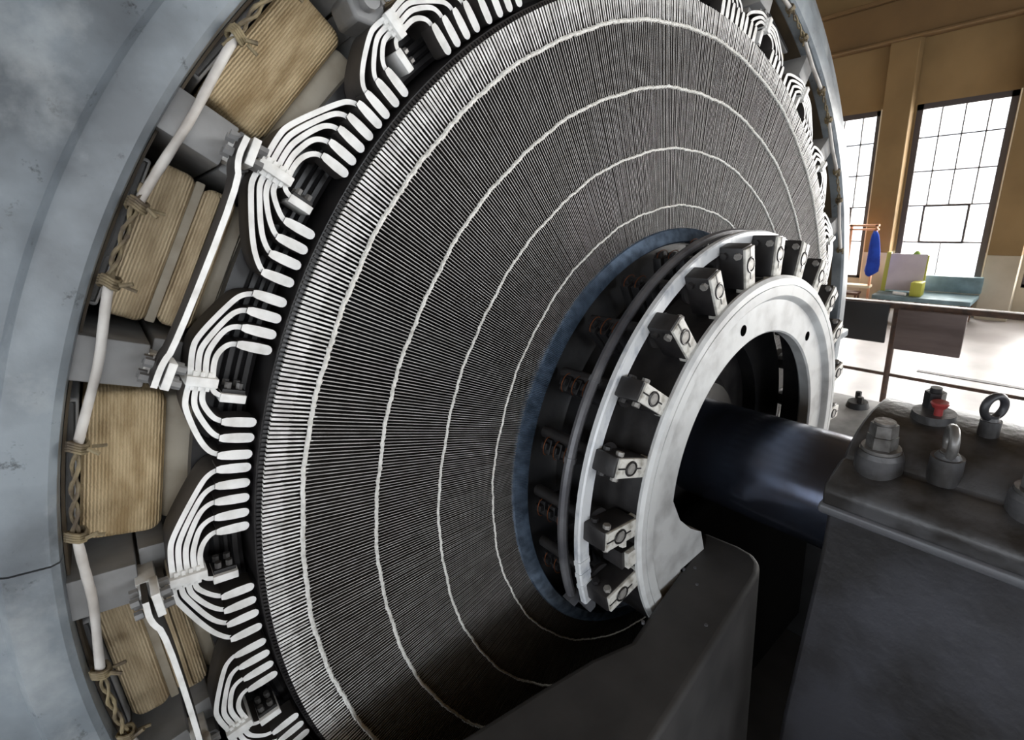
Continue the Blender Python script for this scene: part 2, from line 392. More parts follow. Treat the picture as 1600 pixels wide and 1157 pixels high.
def make_connector(up, dn, toff, off):
    root = empty('connector_group', (0, 0, 0)); root.rotation_mode = 'XYZ'
    mats = [M['white'], M['bar_side']]
    n = 0
    for fam in (up, dn):
        for path in fam:
            n += 1
            p = [(r, t+(off if k == 0 else off*(.5 if k < 3 else 0))) for k, (r, t) in enumerate(path)]
            bm = bmesh.new(); strip(bm, chaikin(to_xz(p), 3), .0072, YC, YC+.062)
            b = obj('lead_bar', bm, mats, root, world=False, smooth=25)
            e = path[-1]; bm = bmesh.new(); j = random.uniform(-.001, .001)
            lp = to_xz([(e[0]+.006, e[1]), (e[0]+.0005, e[1]), (e[0]-.006, e[1]), (e[0]-.014+j, e[1]), (1.092, e[1]), (1.079, e[1])])
            strip(bm, lp, [.0082, .0122, .0134, .0148, .0150, .0146], YC-.004, YC+.030, round_end=True)
            obj('lug', bm, mats, b, world=False, smooth=25)
    rt = up[0][0][0]+.006; rb = 1.131
    bm = bmesh.new(); w = .0068; z0 = math.sin(R(off))*1.15
    lbox(bm, rb-R0, rt-R0, YC-.009, YC+.066, z0-w, z0+w, .0012)
    obj('clamp', bm, mats[0], root, world=False)
    bm = bmesh.new()
    k = rb+.011
    while k < rt-.004:
        for s in (-1, 1): lbox(bm, k-R0-.0026, k-R0+.0026, YC-.004, YC+.06, z0+s*(w+.0034)-.0034, z0+s*(w+.0034)+.0034, .0005)
        k += .0092
    obj('spacer', bm, mats[0], root, world=False)
    # inner lead down to the bolted terminal block
    t0, t1 = toff, toff+.85
    bm = bmesh.new(); strip(bm, chaikin(to_xz([(1.137, off), (1.136, off+.45), (1.131, t0+.15), (1.122, t0+.30), (1.110, t0+.32)]), 3), .0068, YC, YC+.05)
    obj('terminal_lead', bm, mats, root, world=False, smooth=25)
    bm = bmesh.new(); zt = R(t0+.42)*1.107
    lbox(bm, 1.0905-R0, 1.1245-R0, YC-.004, YC+.040, zt-.0062, zt+.0062, .0012)
    tb = obj('terminal_block', bm, mats[0], root, world=False)
    bm = bmesh.new(); lbox(bm, 1.092-R0, 1.1225-R0, YC+.002, YC+.05, zt-.0125, zt-.0062, .001); obj('backing_plate', bm, M['dark'], tb, world=False)
    for xx in (1.100, 1.115):
        for yy in (YC+.010, YC+.030):
            bm = bmesh.new(); cyl(bm, LX(xx-R0, yy, zt-.0125), LX(xx-R0, yy, zt-.0215), .0050*S, 6); obj('bolt', bm, M['bolt'], tb, world=False)
    return root
protoB = make_connector(B_up, B_dn, .95, .32)
protoA = make_connector(A_up, A_dn, .55, .0)
place_words = {
    183.85: 'white strap connector cluster lowest on the left of the motor, cut by the frame edge',
    168.85: 'white five-over-four strap connector cluster at lower left, below the middle-left one',
    153.85: 'white strap connector cluster at middle left of the rotor, four straps over three',
    138.85: 'white strap connector cluster at upper left of the rotor, nine wide straps',
    123.85: 'white strap connector cluster at top left near the big nut',
    108.85: 'white strap connector cluster at the top edge left of centre, only lug tips showing',
    78.85: 'white strap connector cluster at the top edge right of centre, only lug tips showing',
    63.85: 'topmost complete white strap connector cluster on the right of the rotor',
    48.85: 'second white strap connector cluster down the right rim',
    33.85: 'third white strap connector cluster down the right rim, beside the first window',
    18.85: 'fourth white strap connector cluster down the right rim, above the brush arms',
    3.85: 'lowest white strap connector cluster on the right rim, half hidden behind brush arms'}
i = 0; usedA = usedB = False
for a, lab in place_words.items():
    odd = round((a-3.85)/15) % 2
    if odd == 0:   # 153.85 -> 10 -> B
        o = protoB if not usedB else copy_tree(protoB); usedB = True
    else:
        o = protoA if not usedA else copy_tree(protoA); usedA = True
    place(o, R0, a); tag(o, lab, 'electrical connector', 'white strap connectors around the rotor')

# ================================================================== INTERPOLE BLOCKS, COILS, LINKS
def make_block():
    r0 = 1.25; root = empty('interpole_block', (0, 0, 0))
    X = lambda r: r-r0
    bm = bmesh.new(); lbox(bm, X(1.212), X(1.290), .815, 1.45, -.030, .030, .003); obj('outer_bar', bm, M['slab'], root, world=False)
    bm = bmesh.new(); lbox(bm, X(1.172), X(1.208), .845, 1.4, -.036, .030, .003); lbox(bm, X(1.10), X(1.176), .868, 1.4, -.026, .026, .002)
    obj('pole_tip', bm, M['slab'], root, world=False)
    bm = bmesh.new(); cyl(bm, LX(X(1.190), .848, .012), LX(X(1.190), .815, .012), .011*S, 6); cyl(bm, LX(X(1.190), .818, .012), LX(X(1.190), .800, .012), .0065*S, 12)
    obj('pole_bolt', bm, M['slab'], root, world=False)
    return root, r0
def rounded_block(bm, x0, x1, y0, y1, z0, z1, rx, nseg=5, bulge=.0, mi=0):
    """box with its four y-parallel edges rounded (radius rx) and front edge softened"""
    out = []
    for cx, cz, q in ((x1-rx, z1-rx, 0), (x0+rx, z1-rx, 1), (x0+rx, z0+rx, 2), (x1-rx, z0+rx, 3)):
        for k in range(nseg+1):
            t = math.pi/2*(q+k/nseg); out.append((cx+rx*math.cos(t), cz+rx*math.sin(t)))
    cx, cz = (x0+x1)/2, (z0+z1)/2; rings = []
    soft = min(.010, rx)
    for y, s in ((y1, 0), (y0+soft, 0), (y0+soft*.3, soft*.3), (y0, soft)):
        rings.append([bm.verts.new(LX(x-(s if x > cx else -s), y, z-(s if z > cz else -s))) for x, z in out])
    n = len(out)
    for A, B in zip(rings, rings[1:]):
        for k in range(n): bm.faces.new((A[k], A[(k+1) % n], B[(k+1) % n], B[k])).material_index = mi
    bm.faces.new(rings[-1]).material_index = mi; bm.faces.new(rings[0][::-1]).material_index = mi
def make_coil(split=False):
    r0 = 1.21; root = empty('field_coil', (0, 0, 0)); X = lambda r: r-r0
    bm = bmesh.new()
    if split:
        rounded_block(bm, X(1.216), X(1.268), .868, 1.3, -.110, .110, .014)
        rounded_block(bm, X(1.160), X(1.205), .866, 1.3, -.104, .104, .014)
    else:
        rounded_block(bm, X(1.172), X(1.268), .868, 1.3, -.110, .110, .018)
    obj('winding', bm, M['tape2'] if split else M['tape'], root, world=False, smooth=50)
    bm = bmesh.new(); rounded_block(bm, X(1.120), X(1.162 if split else 1.174), .885, 1.3, -.100, .100, .012); obj('inner_winding', bm, M['cloth'], root, world=False, smooth=50)
    bm = bmesh.new(); rounded_block(bm, X(1.271), X(1.284), .862, 1.3, -.104, .104, .005); obj('insulation_collar', bm, M['slab'], root, world=False, smooth=50)
    if split:
        bm = bmesh.new(); lbox(bm, X(1.205), X(1.217), .872, 1.3, -.106, .106, .002); obj('cooling_spacer', bm, M['cloth'], root, world=False)
    return root, r0
blk, blkr = make_block()
blocks = {138.85: 'grey interpole block crossing between two tan coils at upper left', 153.85: 'grey interpole block at middle left beside the tilted strap link end',
          168.85: 'grey interpole block at lower left beside the lower strap link end', 123.85: 'grey interpole block at top left by the big hexagonal nut',
          183.85: 'grey interpole block at bottom left corner of the coils', 63.85: 'grey interpole block high on the right rim', 48.85: 'grey interpole block second down the right rim',
          33.85: 'grey interpole block third down the right rim', 18.85: 'grey interpole block fourth down the right rim', 3.85: 'grey interpole block lowest on the right rim', 108.85: 'grey interpole block at the top edge of the coils'}
for k, (a, lab) in enumerate(blocks.items()):
    o = blk if k == 0 else copy_tree(blk); place(o, blkr, a); tag(o, lab, 'pole block', 'grey interpole blocks')
c1, c1r = make_coil(); c2, c2r = make_coil(True)
coils = {131.35: (0, 'tan tape-wrapped coil at top left, the largest one showing'), 146.35: (1, 'tan coil with a spacer groove, behind the long tilted strap link'),
         161.35: (0, 'pale tan coil at middle left, rounded block with vertical tape lines'), 176.35: (1, 'brownish coil at bottom left behind the lower strap link'),
         116.35: (0, 'tan coil at the top edge beside the big nut'), 71.35: (0, 'tan coil at the top edge right of centre'), 56.35: (1, 'brown coil high on the right rim'),
         41.35: (0, 'brown coil second down the right rim'), 26.35: (1, 'brown coil third down the right rim'), 11.35: (0, 'brown coil lowest on the right rim')}
u = [0, 0]
for a, (sp, lab) in coils.items():
    src = c2 if sp else c1
    o = copy_tree(src) if u[sp] else src; u[sp] = 1
    place(o, c1r, a); tag(o, lab, 'coil', 'tape-wrapped field coils')

def make_link():
    # straight flat bar joining two neighbouring blocks; local frame at the middle angle
    root = empty('strap_link', (0, 0, 0)); r0 = 1.2; y0 = .745
    mats = [M['white'], M['bar_side']]
    e = [(1.208, -7.9), (1.206, -6.4), (1.192, -5.2), (1.196, 5.6), (1.204, 6.5), (1.208, 8.1)]
    pts = [(r*math.cos(R(t))-r0, r*math.sin(R(t))) for r, t in e]
    bm = bmesh.new(); strip(bm, chaikin(pts, 2), .0072, y0, y0+.052); obj('bar', bm, mats, root, world=False, smooth=25)
    for s in (-1, 1):
        r, t = 1.203, 7.3*s
        c = Vector((r*math.cos(R(t))-r0, 0, r*math.sin(R(t))))
        bm = bmesh.new(); lbox(bm, c.x-.014, c.x-.004, y0+.002, y0+.05, c.z-.018, c.z+.018, .001)
        lbox(bm, c.x-.012, c.x+.012, y0+.05, .85, c.z-.014, c.z+.014, .001)
        eb = obj('end_block', bm, mats[0], root, world=False)
        for dz in (-.010, .010):
            for yy in (y0+.014, y0+.038):
                for xa, xb in ((c.x-.026, c.x-.013), (c.x+.010, c.x+.020)):
                    bm = bmesh.new(); cyl(bm, LX(xa, yy, c.z+dz), LX(xb, yy, c.z+dz), .0062*S, 6); obj('bolt', bm, M['slab'], eb, world=False)
    return root
lk = make_link()
for k, (a, lab) in enumerate({146.35: 'long tilted white-edged strap link across the coils at upper left', 176.35: 'white-edged strap link at lower left running off the bottom edge',
                              116.35: 'strap link at the top edge ending at the big nut'}.items()):
    o = lk if k == 0 else copy_tree(lk); place(o, 1.2, a); tag(o, lab, 'strap link', 'strap links between poles')
# big hexagonal nut at the top left
bn = tag(empty('clamp_nut', PA(1.188, 126.5, .80)), 'big pale hexagonal nut at the top left above the coils', 'nut')
bm = bmesh.new(); cyl(bm, PA(1.193, 125.0, .86), PA(1.193, 125.0, .790), .030*S, 6); obj('hexagon', bm, M['slab'], bn, bevel=.008)
bm = bmesh.new(); cyl(bm, PA(1.193, 125.0, .792), PA(1.193, 125.0, .772), .013*S, 16); obj('stud', bm, M['slab'], bn)

# ring cable lying just inside the frame
rc = tag(empty('ring_cable', PA(1.27, 153, .83)), 'pale sleeved cable ring laid just inside the frame, tied at the coils', 'cable')
YP = .80
for a in (18.85, 33.85, 48.85, 63.85, 123.85, 138.85, 153.85, 168.85, 183.85):
    w0, w1 = (4.6, 4.9) if a != 138.85 else (5.6, 5.8)
    pts = [(1.272, -w0), (1.266, -w0*.45), (1.262, 0), (1.266, w1*.5), (1.272, w1)]
    P3 = [(PA(r, a+t, YP)) for r, t in chaikin(pts, 2)]
    bm = bmesh.new(); tube(bm, P3, .0092*S*.62, 12, jit=.06); obj('cable_sleeve', bm, M['pipe'], rc)
    for s, w in ((-1, w0), (1, w1)):
        bm = bmesh.new()
        for q in range(4):
            rr = [PA(1.272+.0105*math.cos(t), a+s*(w+.15*q)-s*.2+.1*math.sin(t*2), YP+.0105*math.sin(t)) for t in [2*math.pi*j/10 for j in range(10)]]
            tube(bm, rr, .0022*S, 6, True)
        cyl(bm, PA(1.262, a+s*w, YP-.012), PA(1.25, a+s*(w+.3), YP-.016), .0028*S, 6)
        cyl(bm, PA(1.258, a+s*w, YP-.004), PA(1.243, a+s*(w-.1), YP-.006), .0024*S, 6)
        obj('lashing', bm, M['yellow_cable'], rc)
for a in (26.35, 41.35, 56.35, 131.35, 146.35, 161.35, 176.35):
    bm = bmesh.new()
    for ph in (0, 3.1):
        tube(bm, [PA(1.273+.0035*math.cos(ph+t*2.2), a+t, YP+.0035*math.sin(ph+t*2.2)) for t in [-2.9+5.8*j/28 for j in range(29)]], .0024*S, 7, jit=.25)
    obj('twisted_cable', bm, M['yellow_cable'], rc)

# ================================================================== BRUSH GEAR
br = tag(empty('brush_ring', PA(0, 0, .52)), 'white enamelled brush ring around the shaft with two bolt holes', 'ring')
bm = bmesh.new(); lathe(bm, [(.327, .523), (.331, .519), (.403, .519), (.407, .514), (.410, .508), (.414, .505), (.436, .504), (.4365, .5065), (.4385, .5065), (.439, .504), (.452, .504),
                             (.459, .510), (.459, .516), (.454, .520), (.440, .524), (.334, .552), (.327, .546)], a0=-16, a1=216, n=240)
obj('ring_plate', bm, M['ring_white'], br)
bm = bmesh.new(); lathe(bm, [(.432, .523), (.450, .523), (.450, .640), (.432, .640)], a0=-16, a1=216, n=160); obj('ring_drum', bm, M['arm_dark'], br)
for a in (101.2, 44.4):
    bm = bmesh.new(); cyl(bm, PA(.367, a, .5186), PA(.367, a, .535), .0125*S, 24); obj('bolt_hole', bm, M['hole'], br)
# feet of the ring standing on the beam
for s in (-1,):
    bm = bmesh.new()
    x = [AX+s*d for d in (.335, .400, .440, .20, .27)]
    out = [(.7655, -.655), (.790, -.715), (.832, -.762), (.874, -.794), (.888, -.852), (.67, -.852), (.660, -.80), (.645, -.72), (.70, -.66)]
    F = [bm.verts.new(W(px, .5195, pz)) for px, pz in out]; B = [bm.verts.new(W(px, .55, pz)) for px, pz in out]
    bm.faces.new(F); bm.faces.new(B[::-1])
    for k in range(len(out)): bm.faces.new((F[k], F[(k+1) % len(out)], B[(k+1) % len(out)], B[k]))
    bmesh.ops.triangulate(bm, faces=[f_ for f_ in bm.faces if len(f_.verts) > 4]); obj('ring_foot', bm, M['ring_white'], br, smooth=0)

for (nm, lab, prof, m, e0, e1) in (
    ('collector_ring', 'thin scratched white ring behind the brush arms', [(.526, .574), (.529, .571), (.553, .571), (.556, .574), (.556, .584), (.526, .584)], 'ring_scratched', -12, 190.5),
    ('collector_ring', 'dark grey worn ring just behind the thin white one', [(.543, .614), (.550, .611), (.557, .613), (.560, .620), (.558, .628), (.550, .631), (.543, .628)], 'ring_grey', -12, 191.5)):
    rt = tag(empty(nm, PA(.55, 90, prof[0][1])), lab, 'ring')
    bm = bmesh.new(); lathe(bm, prof, a0=e0, a1=e1, n=260); obj('hoop', bm, M[m], rt)
    bm = bmesh.new()
    c = (prof[0][1]+prof[-1][1])/2
    rm = .5435 if m == 'ring_scratched' else .551
    hexa(bm, [PA(rm-.016, e1-.2, c-.009), PA(rm+.016, e1-.2, c-.009), PA(rm+.016, e1-.2, c+.009), PA(rm-.016, e1-.2, c+.009),
              PA(rm-.010, e1+3.2, c-.006), PA(rm+.006, e1+3.2, c-.006), PA(rm+.006, e1+3.2, c+.006), PA(rm-.010, e1+3.2, c+.006)])
    obj('added_end_tongue', bm, M['worn_edge'], rt)  # added tongue where the hoop is cut short at the deep shade
    for a in ((141, 158) if m == 'ring_grey' else (179, 182, 185)):
        bm = bmesh.new(); lathe(bm, [(r+(.0012 if r > rm else -.0012), y+(-.0012 if y < c else .0012)) for r, y in prof], a0=a, a1=a+1.1, n=360); obj('tie_band', bm, M[m], rt)

def make_arm():
    r0 = .50; root = empty('brush_holder', (0, 0, 0)); X = lambda r: r-r0
    Y0 = .515
    bm = bmesh.new(); lbox(bm, X(.455), X(.545), Y0+.005, Y0+.058, -.020, .020, .004, taper=1.0); obj('clamp_block', bm, M['arm_dark'], root, world=False)
    bm = bmesh.new()
    lbox(bm, X(.444), X(.457), Y0+.003, Y0+.022, -.019, .019, .002, taper=1.1)
    lbox(bm, X(.454), X(.541), Y0, Y0+.006, -.0185, .0185, .0012)
    fc = obj('clamp_face', bm, M['arm_face'], root, world=False)
    bm = bmesh.new()
    tube(bm, [LX(X(.505)+.0150*math.cos(t), Y0-.0006, .0130*math.sin(t)) for t in [2*math.pi*k/24 for k in range(24)]], .0021*S, 6, True)
    lbox(bm, X(.520), X(.5415), Y0-.0012, Y0+.001, -.0014, .0014); lbox(bm, X(.474), X(.490), Y0-.0012, Y0+.001, -.0014, .0014)
    obj('bore_slit', bm, M['black'], fc, world=False)
    bm = bmesh.new(); cyl(bm, LX(X(.505), Y0-.0018, 0), LX(X(.505), Y0+.002, 0), .0108*S, 20); obj('stud_end', bm, M['stud'], fc, world=False)
    for s in (-1, 1):
        for yy in (Y0+.014, Y0+.044):
            bm = bmesh.new(); cyl(bm, LX(X(.528), yy, s*.019), LX(X(.528), yy, s*.0275), .0075*S, 6); obj('clamp_bolt', bm, M['arm_dark'] if yy > Y0+.02 else M['stud'], root, world=False)
    bm = bmesh.new(); cyl(bm, LX(X(.505), Y0+.056, 0), LX(X(.505), .745, 0), .013*S, 16); cyl(bm, LX(X(.505), Y0+.057, 0), LX(X(.505), Y0+.064, 0), .032*S, 24)
    obj('brush_rod', bm, M['arm_dark'], root, world=False)
    for j, yy in enumerate((.655, .685, .715)):
        bm = bmesh.new(); lbox(bm, X(.452), X(.522), yy-.011, yy+.011, .008, .040, .002); lbox(bm, X(.515), X(.532), yy-.008, yy+.008, .016, .03, .001)
        bx = obj('brush_box', bm, M['dark'], root, world=False)
        bm = bmesh.new()
        tube(bm, [LX(X(.524)+.012*math.sin(t), yy-.004, .022+.020*math.cos(t)) for t in [math.pi*k/8 for k in range(9)]], .0009*S, 5); obj('pigtail', bm, M['copper'], bx, world=False)
    return root
arm = make_arm()
arms = {82.75: 'brush arm at the top of the white ring, just right of centre', 97.35: 'brush arm at the top of the white ring, just left of centre', 111.2: 'brush arm at upper left, third from the top of the ring',
        126.0: 'brush arm at upper left beside the thin white ring, fourth from the top', 141.2: 'brush arm on the left with a black ring bore, fifth from the top',
        156.4: 'brush arm at middle left of the white ring', 171.7: 'upper of the two close brush arms at lower left', 187.25: 'lowest brush arm at lower left near the cut ring ends',
        68.3: 'third brush arm right of the ring top, small dark block', 53.5: 'brush arm at upper right against the white strap connectors', 39.4: 'brush arm on the right just outside the right bolt hole of the ring',
        24.8: 'brush arm on the right side above the pale floor', 8.9: 'upper small brush arm at the far right of the ring', 353.6: 'lowest small brush arm at the far right of the ring'}
# two neighbouring arms either side of the top keep their own wording
for k, (a, lab) in enumerate(arms.items()):
    o = arm if k == 0 else copy_tree(arm)
    place(o, .50, a); tag(o, lab, 'brush holder', 'brush holders around the white ring')
# small extra bracket between the two lower-left arms
eb = tag(empty('ring_bracket', PA(.455, 179.3, .515)), 'small white bracket with a bolt between the two lower-left brush arms', 'bracket')
bm = bmesh.new(); P8 = [PA(r, 179.6+t, y) for t in (-2.1, 2.1) for (r, y) in ((.435, .513), (.482, .513), (.482, .522), (.435, .522))]; hexa(bm, P8); obj('bracket_face', bm, M['arm_face'], eb)
bm = bmesh.new(); P8 = [PA(r, 179.6+t, y) for t in (-2.3, 2.3) for (r, y) in ((.435, .522), (.490, .522), (.490, .57), (.435, .57))]; hexa(bm, P8); obj('bracket_body', bm, M['arm_dark'], eb)
bm = bmesh.new(); cyl(bm, PA(.478, 176.4, .530), PA(.478, 174.4, .530), .008*S, 6); obj('bracket_bolt', bm, M['arm_face'], eb)

# ================================================================== BEARING PEDESTAL
ped = tag(empty('bearing_pedestal', W(AX, .0, -1.6)), 'dark cast-iron bearing pedestal carrying the shaft at the lower right', 'bearing pedestal')
Y1, Y2 = .28, -.42
def xprism(bm, out, ya, yb, mi=0):
    F = [bm.verts.new(W(x, ya, z)) for x, z in out]; B = [bm.verts.new(W(x, yb, z)) for x, z in out]
    bm.faces.new(F); bm.faces.new(B[::-1])
    for k in range(len(out)): bm.faces.new((F[k], F[(k+1) % len(out)], B[(k+1) % len(out)], B[k]))
mir = lambda pts: pts+[(2*AX-x, z) for x, z in pts[::-1]]
bm = bmesh.new(); xprism(bm, mir([(.70, -1.6), (.775, -1.05), (.868, -.70), (.876, -.600)]), Y1-.006, Y2)
obj('pedestal_body', bm, M['pedestal'], ped, smooth=30, bevel=.012)
arch = [(AX-.150*math.cos(R(t)), -.549+.067*math.sin(R(t))) for t in (12, 24, 36, 50, 64, 78, 90)]
bm = bmesh.new(); xprism(bm, mir([(.862, -.595), (.859, -.566), (.867, -.553), (.90, -.541), (.925, -.533)]+arch[:-1]), Y1, Y2)
obj('bearing_cap', bm, M['cap'], ped, smooth=40, bevel=.008)
bm = bmesh.new(); xprism(bm, mir([(.858, -.612), (.856, -.602), (.860, -.592)]), Y1+.004, Y2-.004); obj('joint_flange', bm, M['worn_edge'], ped, smooth=30, bevel=.006)
def stud(x, y, z, rb, hb, rn):
    bm = bmesh.new(); cyl(bm, W(x, y, z-.03), W(x, y, z+hb*.8), rb*1.0*S, 40, rb*.97*S); cyl(bm, W(x, y, z+hb*.8), W(x, y, z+hb), rb*.97*S, 40, rb*.86*S)
    b = obj('boss', bm, M['cap'], ped)
    zt = z+hb
    bm = bmesh.new(); cyl(bm, W(x, y, zt), W(x, y, zt+.006), rn*1.28*S, 32); obj('washer', bm, M['bolt'], b)
    bm = bmesh.new(); cyl(bm, W(x, y, zt+.006), W(x, y, zt+.028), rn*S, 6); cyl(bm, W(x, y, zt+.029), W(x, y, zt+.050), rn*.94*S, 6, rn*.88*S); cyl(bm, W(x, y, zt+.050), W(x, y, zt+.054), rn*.7*S, 20)
    obj('hex_nut', bm, M['bolt'], b, smooth=30)
stud(.938, .225, -.539, .036, .042, .0225)
stud(.942, .030, -.541, .034, .042, .0225)
def eye(x, y, z, rb, hb, rot, rt=.034, tr=.0085, m='bolt'):
    bm = bmesh.new(); cyl(bm, W(x, y, z-.03), W(x, y, z+hb), rb*S, 32, rb*.94*S); cyl(bm, W(x, y, z+hb), W(x, y, z+hb+.008), rb*.75*S, 24, rb*.55*S)
    b = obj('boss', bm, M['cap'], ped)
    zc = z+hb+.006+rt
    bm = bmesh.new(); tube(bm, [W(x+rt*math.cos(t)*math.cos(rot), y+rt*math.cos(t)*math.sin(rot), zc+rt*1.12*math.sin(t)) for t in [2*math.pi*k/28 for k in range(28)]], tr*S, 12, True)
    cyl(bm, W(x, y, z+hb), W(x, y, zc-rt+.004), tr*1.5*S, 16); obj('eye_bolt', bm, M[m], b)
eye(.958, .140, -.530, .0235, .042, R(20), .0205, .0072)
eye(1.066, .112, -.482, .015, .026, R(-35), .0175, .0062, 'pedestal')
# oil filler: flat flange, hexagonal plug and the red plug beside it
bm = bmesh.new(); cyl(bm, W(1.083, .19, -.490), W(1.083, .19, -.470), .034*S, 40, .032*S); fl = obj('filler_flange', bm, M['cap'], ped)
bm = bmesh.new(); cyl(bm, W(1.105, .197, -.472), W(1.105, .197, -.440), .016*S, 6); cyl(bm, W(1.105, .197, -.440), W(1.105, .197, -.432), .009*S, 16); obj('hex_plug', bm, M['pedestal'], fl)
bm = bmesh.new(); cyl(bm, W(1.071, .182, -.472), W(1.071, .182, -.455), .0065*S, 16); cyl(bm, W(1.071, .182, -.455), W(1.071, .182, -.447), .010*S, 24, .014*S); cyl(bm, W(1.071, .182, -.447), W(1.071, .182, -.444), .014*S, 24, .012*S)
obj('red_plug', bm, M['red'], fl)
bm = bmesh.new(); cyl(bm, W(1.085, .02, -.486), W(1.085, .02, -.470), .034*S, 40); f2 = obj('filler_flange', bm, M['cap'], ped)
bm = bmesh.new(); cyl(bm, W(1.083, .045, -.472), W(1.083, .045, -.450), .009*S, 16); cyl(bm, W(1.083, .045, -.450), W(1.083, .045, -.438), .015*S, 24, .018*S); obj('red_plug', bm, M['red'], f2)

# ================================================================== BEAM UNDER THE BRUSH RING
bm = bmesh.new()
plan = [(-.6, .70), (-.6, .24), (.30, .318), (.574, .352), (.722, .371), (.895, .393), (.932, .408), (.950, .432), (.954, .470), (.945, .555), (.930, .552), (.90, .536), (.664, .498), (.570, .480), (.486, .508), (.371, .531)]
F = [bm.verts.new(W(x, y, -.852)) for x, y in plan]; B = [bm.verts.new(W(x, y, -1.75)) for x, y in plan]
bm.faces.new(F); bm.faces.new(B[::-1])
for k in range(len(plan)): bm.faces.new((F[k], F[(k+1) % len(plan)], B[(k+1) % len(plan)], B[k]))
bt = tag(obj('ring_support', bm, M['beam_paint'], smooth=40, bevel=.032), 'dark painted support with a rounded end below the white brush ring', 'support')
gp = bmesh.new(); box(gp, .80, 1.75, .600, .612, -1.75, -.815, .002)  # added sheet, makes the deep shade under the shaft black
tag(obj('shade_sheet', gp, M['hole'], smooth=0), 'added black sheet standing in for the deep shade under the shaft, behind the dark support', 'shade sheet')
bm = bmesh.new(); bm2 = bmesh.new()
bm2.free(); bm.free()
for (x, y) in ((.80, .515), (.82, .50), (.62, .49), (.70, .40), (.78, .47)):
    bm2 = bmesh.new(); cyl(bm2, W(x, y, -.856), W(x, y, -.850), .0035*S, 12); obj('screw', bm2, M['worn_edge'], bt)

# ================================================================== HALL (setting)
WX = 6.05
def struct(name, bm, m, parent=None, **k):
    o = obj(name, bm, m, parent, **k)
    if parent is None: o['kind'] = 'structure'
    return o
ZT = 1.75; ZF = -1.6
wins = [(1.86+.93*k, 2.52+.93*k) for k in (1, 2)][::-1]+[(1.86, 2.52), (.93, 1.60), (.0, .66), (-.93, -.27), (-1.86, -1.20), (-2.79, -2.13), (-3.72, -3.06)]
ZB, ZW = -1.32, .262
bm = bmesh.new(); edges = []
ys = [4.6]
for a, b in wins: ys += [b, a]
ys.append(-5.2)
for k in range(0, len(ys), 2):
    box(bm, WX, WX+.22, ys[k+1], ys[k], -1.03, ZW)
for a, b in wins: pass
box(bm, WX, WX+.22, -5.2, 4.6, ZW, ZT)
struct('wall_right', bm, M['wall'], smooth=0)
bm = bmesh.new()
for k in range(0, len(ys), 2): box(bm, WX-.002, WX+.22, ys[k+1], ys[k], ZB, -1.03)
box(bm, WX-.002, WX+.22, -5.2, 4.6, ZF, ZB)
struct('wall_right_dado', bm, M['dado'], smooth=0)
# pilasters and crane beams along the wall
bm = bmesh.new()
for (a, b) in wins[:-1]:
    box(bm, WX-.12, WX, a-.245, a-.03, -1.03, .80, .004)
struct('trim_1', bm, M['wall'], smooth=0)
bm = bmesh.new()
for (a, b) in wins[:-1]: box(bm, WX-.12, WX, a-.245, a-.03, ZF, -1.03, .004)
struct('trim_2', bm, M['dado'], smooth=0)
bm = bmesh.new()
for (a, b) in wins[:-1]: box(bm, WX-.118, WX+.002, a-.030, a-.022, -1.3, ZW)  # daylight on the pilasters' sides put in as thin cream strips
struct('trim_lit_side', bm, M['lit_side_and_shelf'], smooth=0)
bm = bmesh.new(); box(bm, WX-.22, WX, -5.2, 4.6, .80, 1.09, .01); box(bm, WX-.27, WX, -5.2, 4.6, 1.09, 1.12, .004); box(bm, WX-.24, WX, -5.2, 4.6, .785, .80, .003)
struct('trim_4', bm, M['beam'], smooth=0)
bm = bmesh.new(); box(bm, 5.99, WX, .66+.02, .93-.29, -.79, -.77); struct('trim_5', bm, M['mullion'], smooth=0)
for k, (a, b) in enumerate(wins[2:6]):
    bm = bmesh.new(); x0, x1 = WX+.03, WX+.06; fr = .048
    box(bm, x0-.02, x1+.02, a, a+fr, ZB, ZW); box(bm, x0-.02, x1+.02, b-fr, b, ZB, ZW); box(bm, x0-.02, x1+.02, a, b, ZW-fr, ZW); box(bm, x0-.02, x1+.02, a, b, ZB, ZB+fr*.6)
    for z in (-.02, -.31, -.613): box(bm, x0, x1, a, b, z-.006, z+.006)
    box(bm, x0, x1, a, b, -.953, -.941)
    for t in (.27, .51, .75):
        y = b-(b-a)*t; box(bm, x0, x1, y-.005, y+.005, -.613, ZW)
    for t in (.25, .73):
        y = b-(b-a)*t; box(bm, x0-.005, x1, y-.009, y+.009, -.955, -.613)
    box(bm, x0-.005, x1, b-(b-a)*.73, b-(b-a)*.25, -.957, -.937); box(bm, x0-.005, x1, b-(b-a)*.73, b-(b-a)*.25, -.625, -.605)
    y = b-(b-a)*.5; box(bm, x0, x1, y-.004, y+.004, ZB, -.945)
    wn = struct('window_%d' % (k+1), bm, M['mullion'], smooth=0)
    bm = bmesh.new(); box(bm, x0+.012, x0+.016, a+.01, b-.01, ZB+.01, ZW-.01); obj('pane', bm, M['glass'], wn, smooth=0)
# simple panes for the windows behind the camera position
bm = bmesh.new()
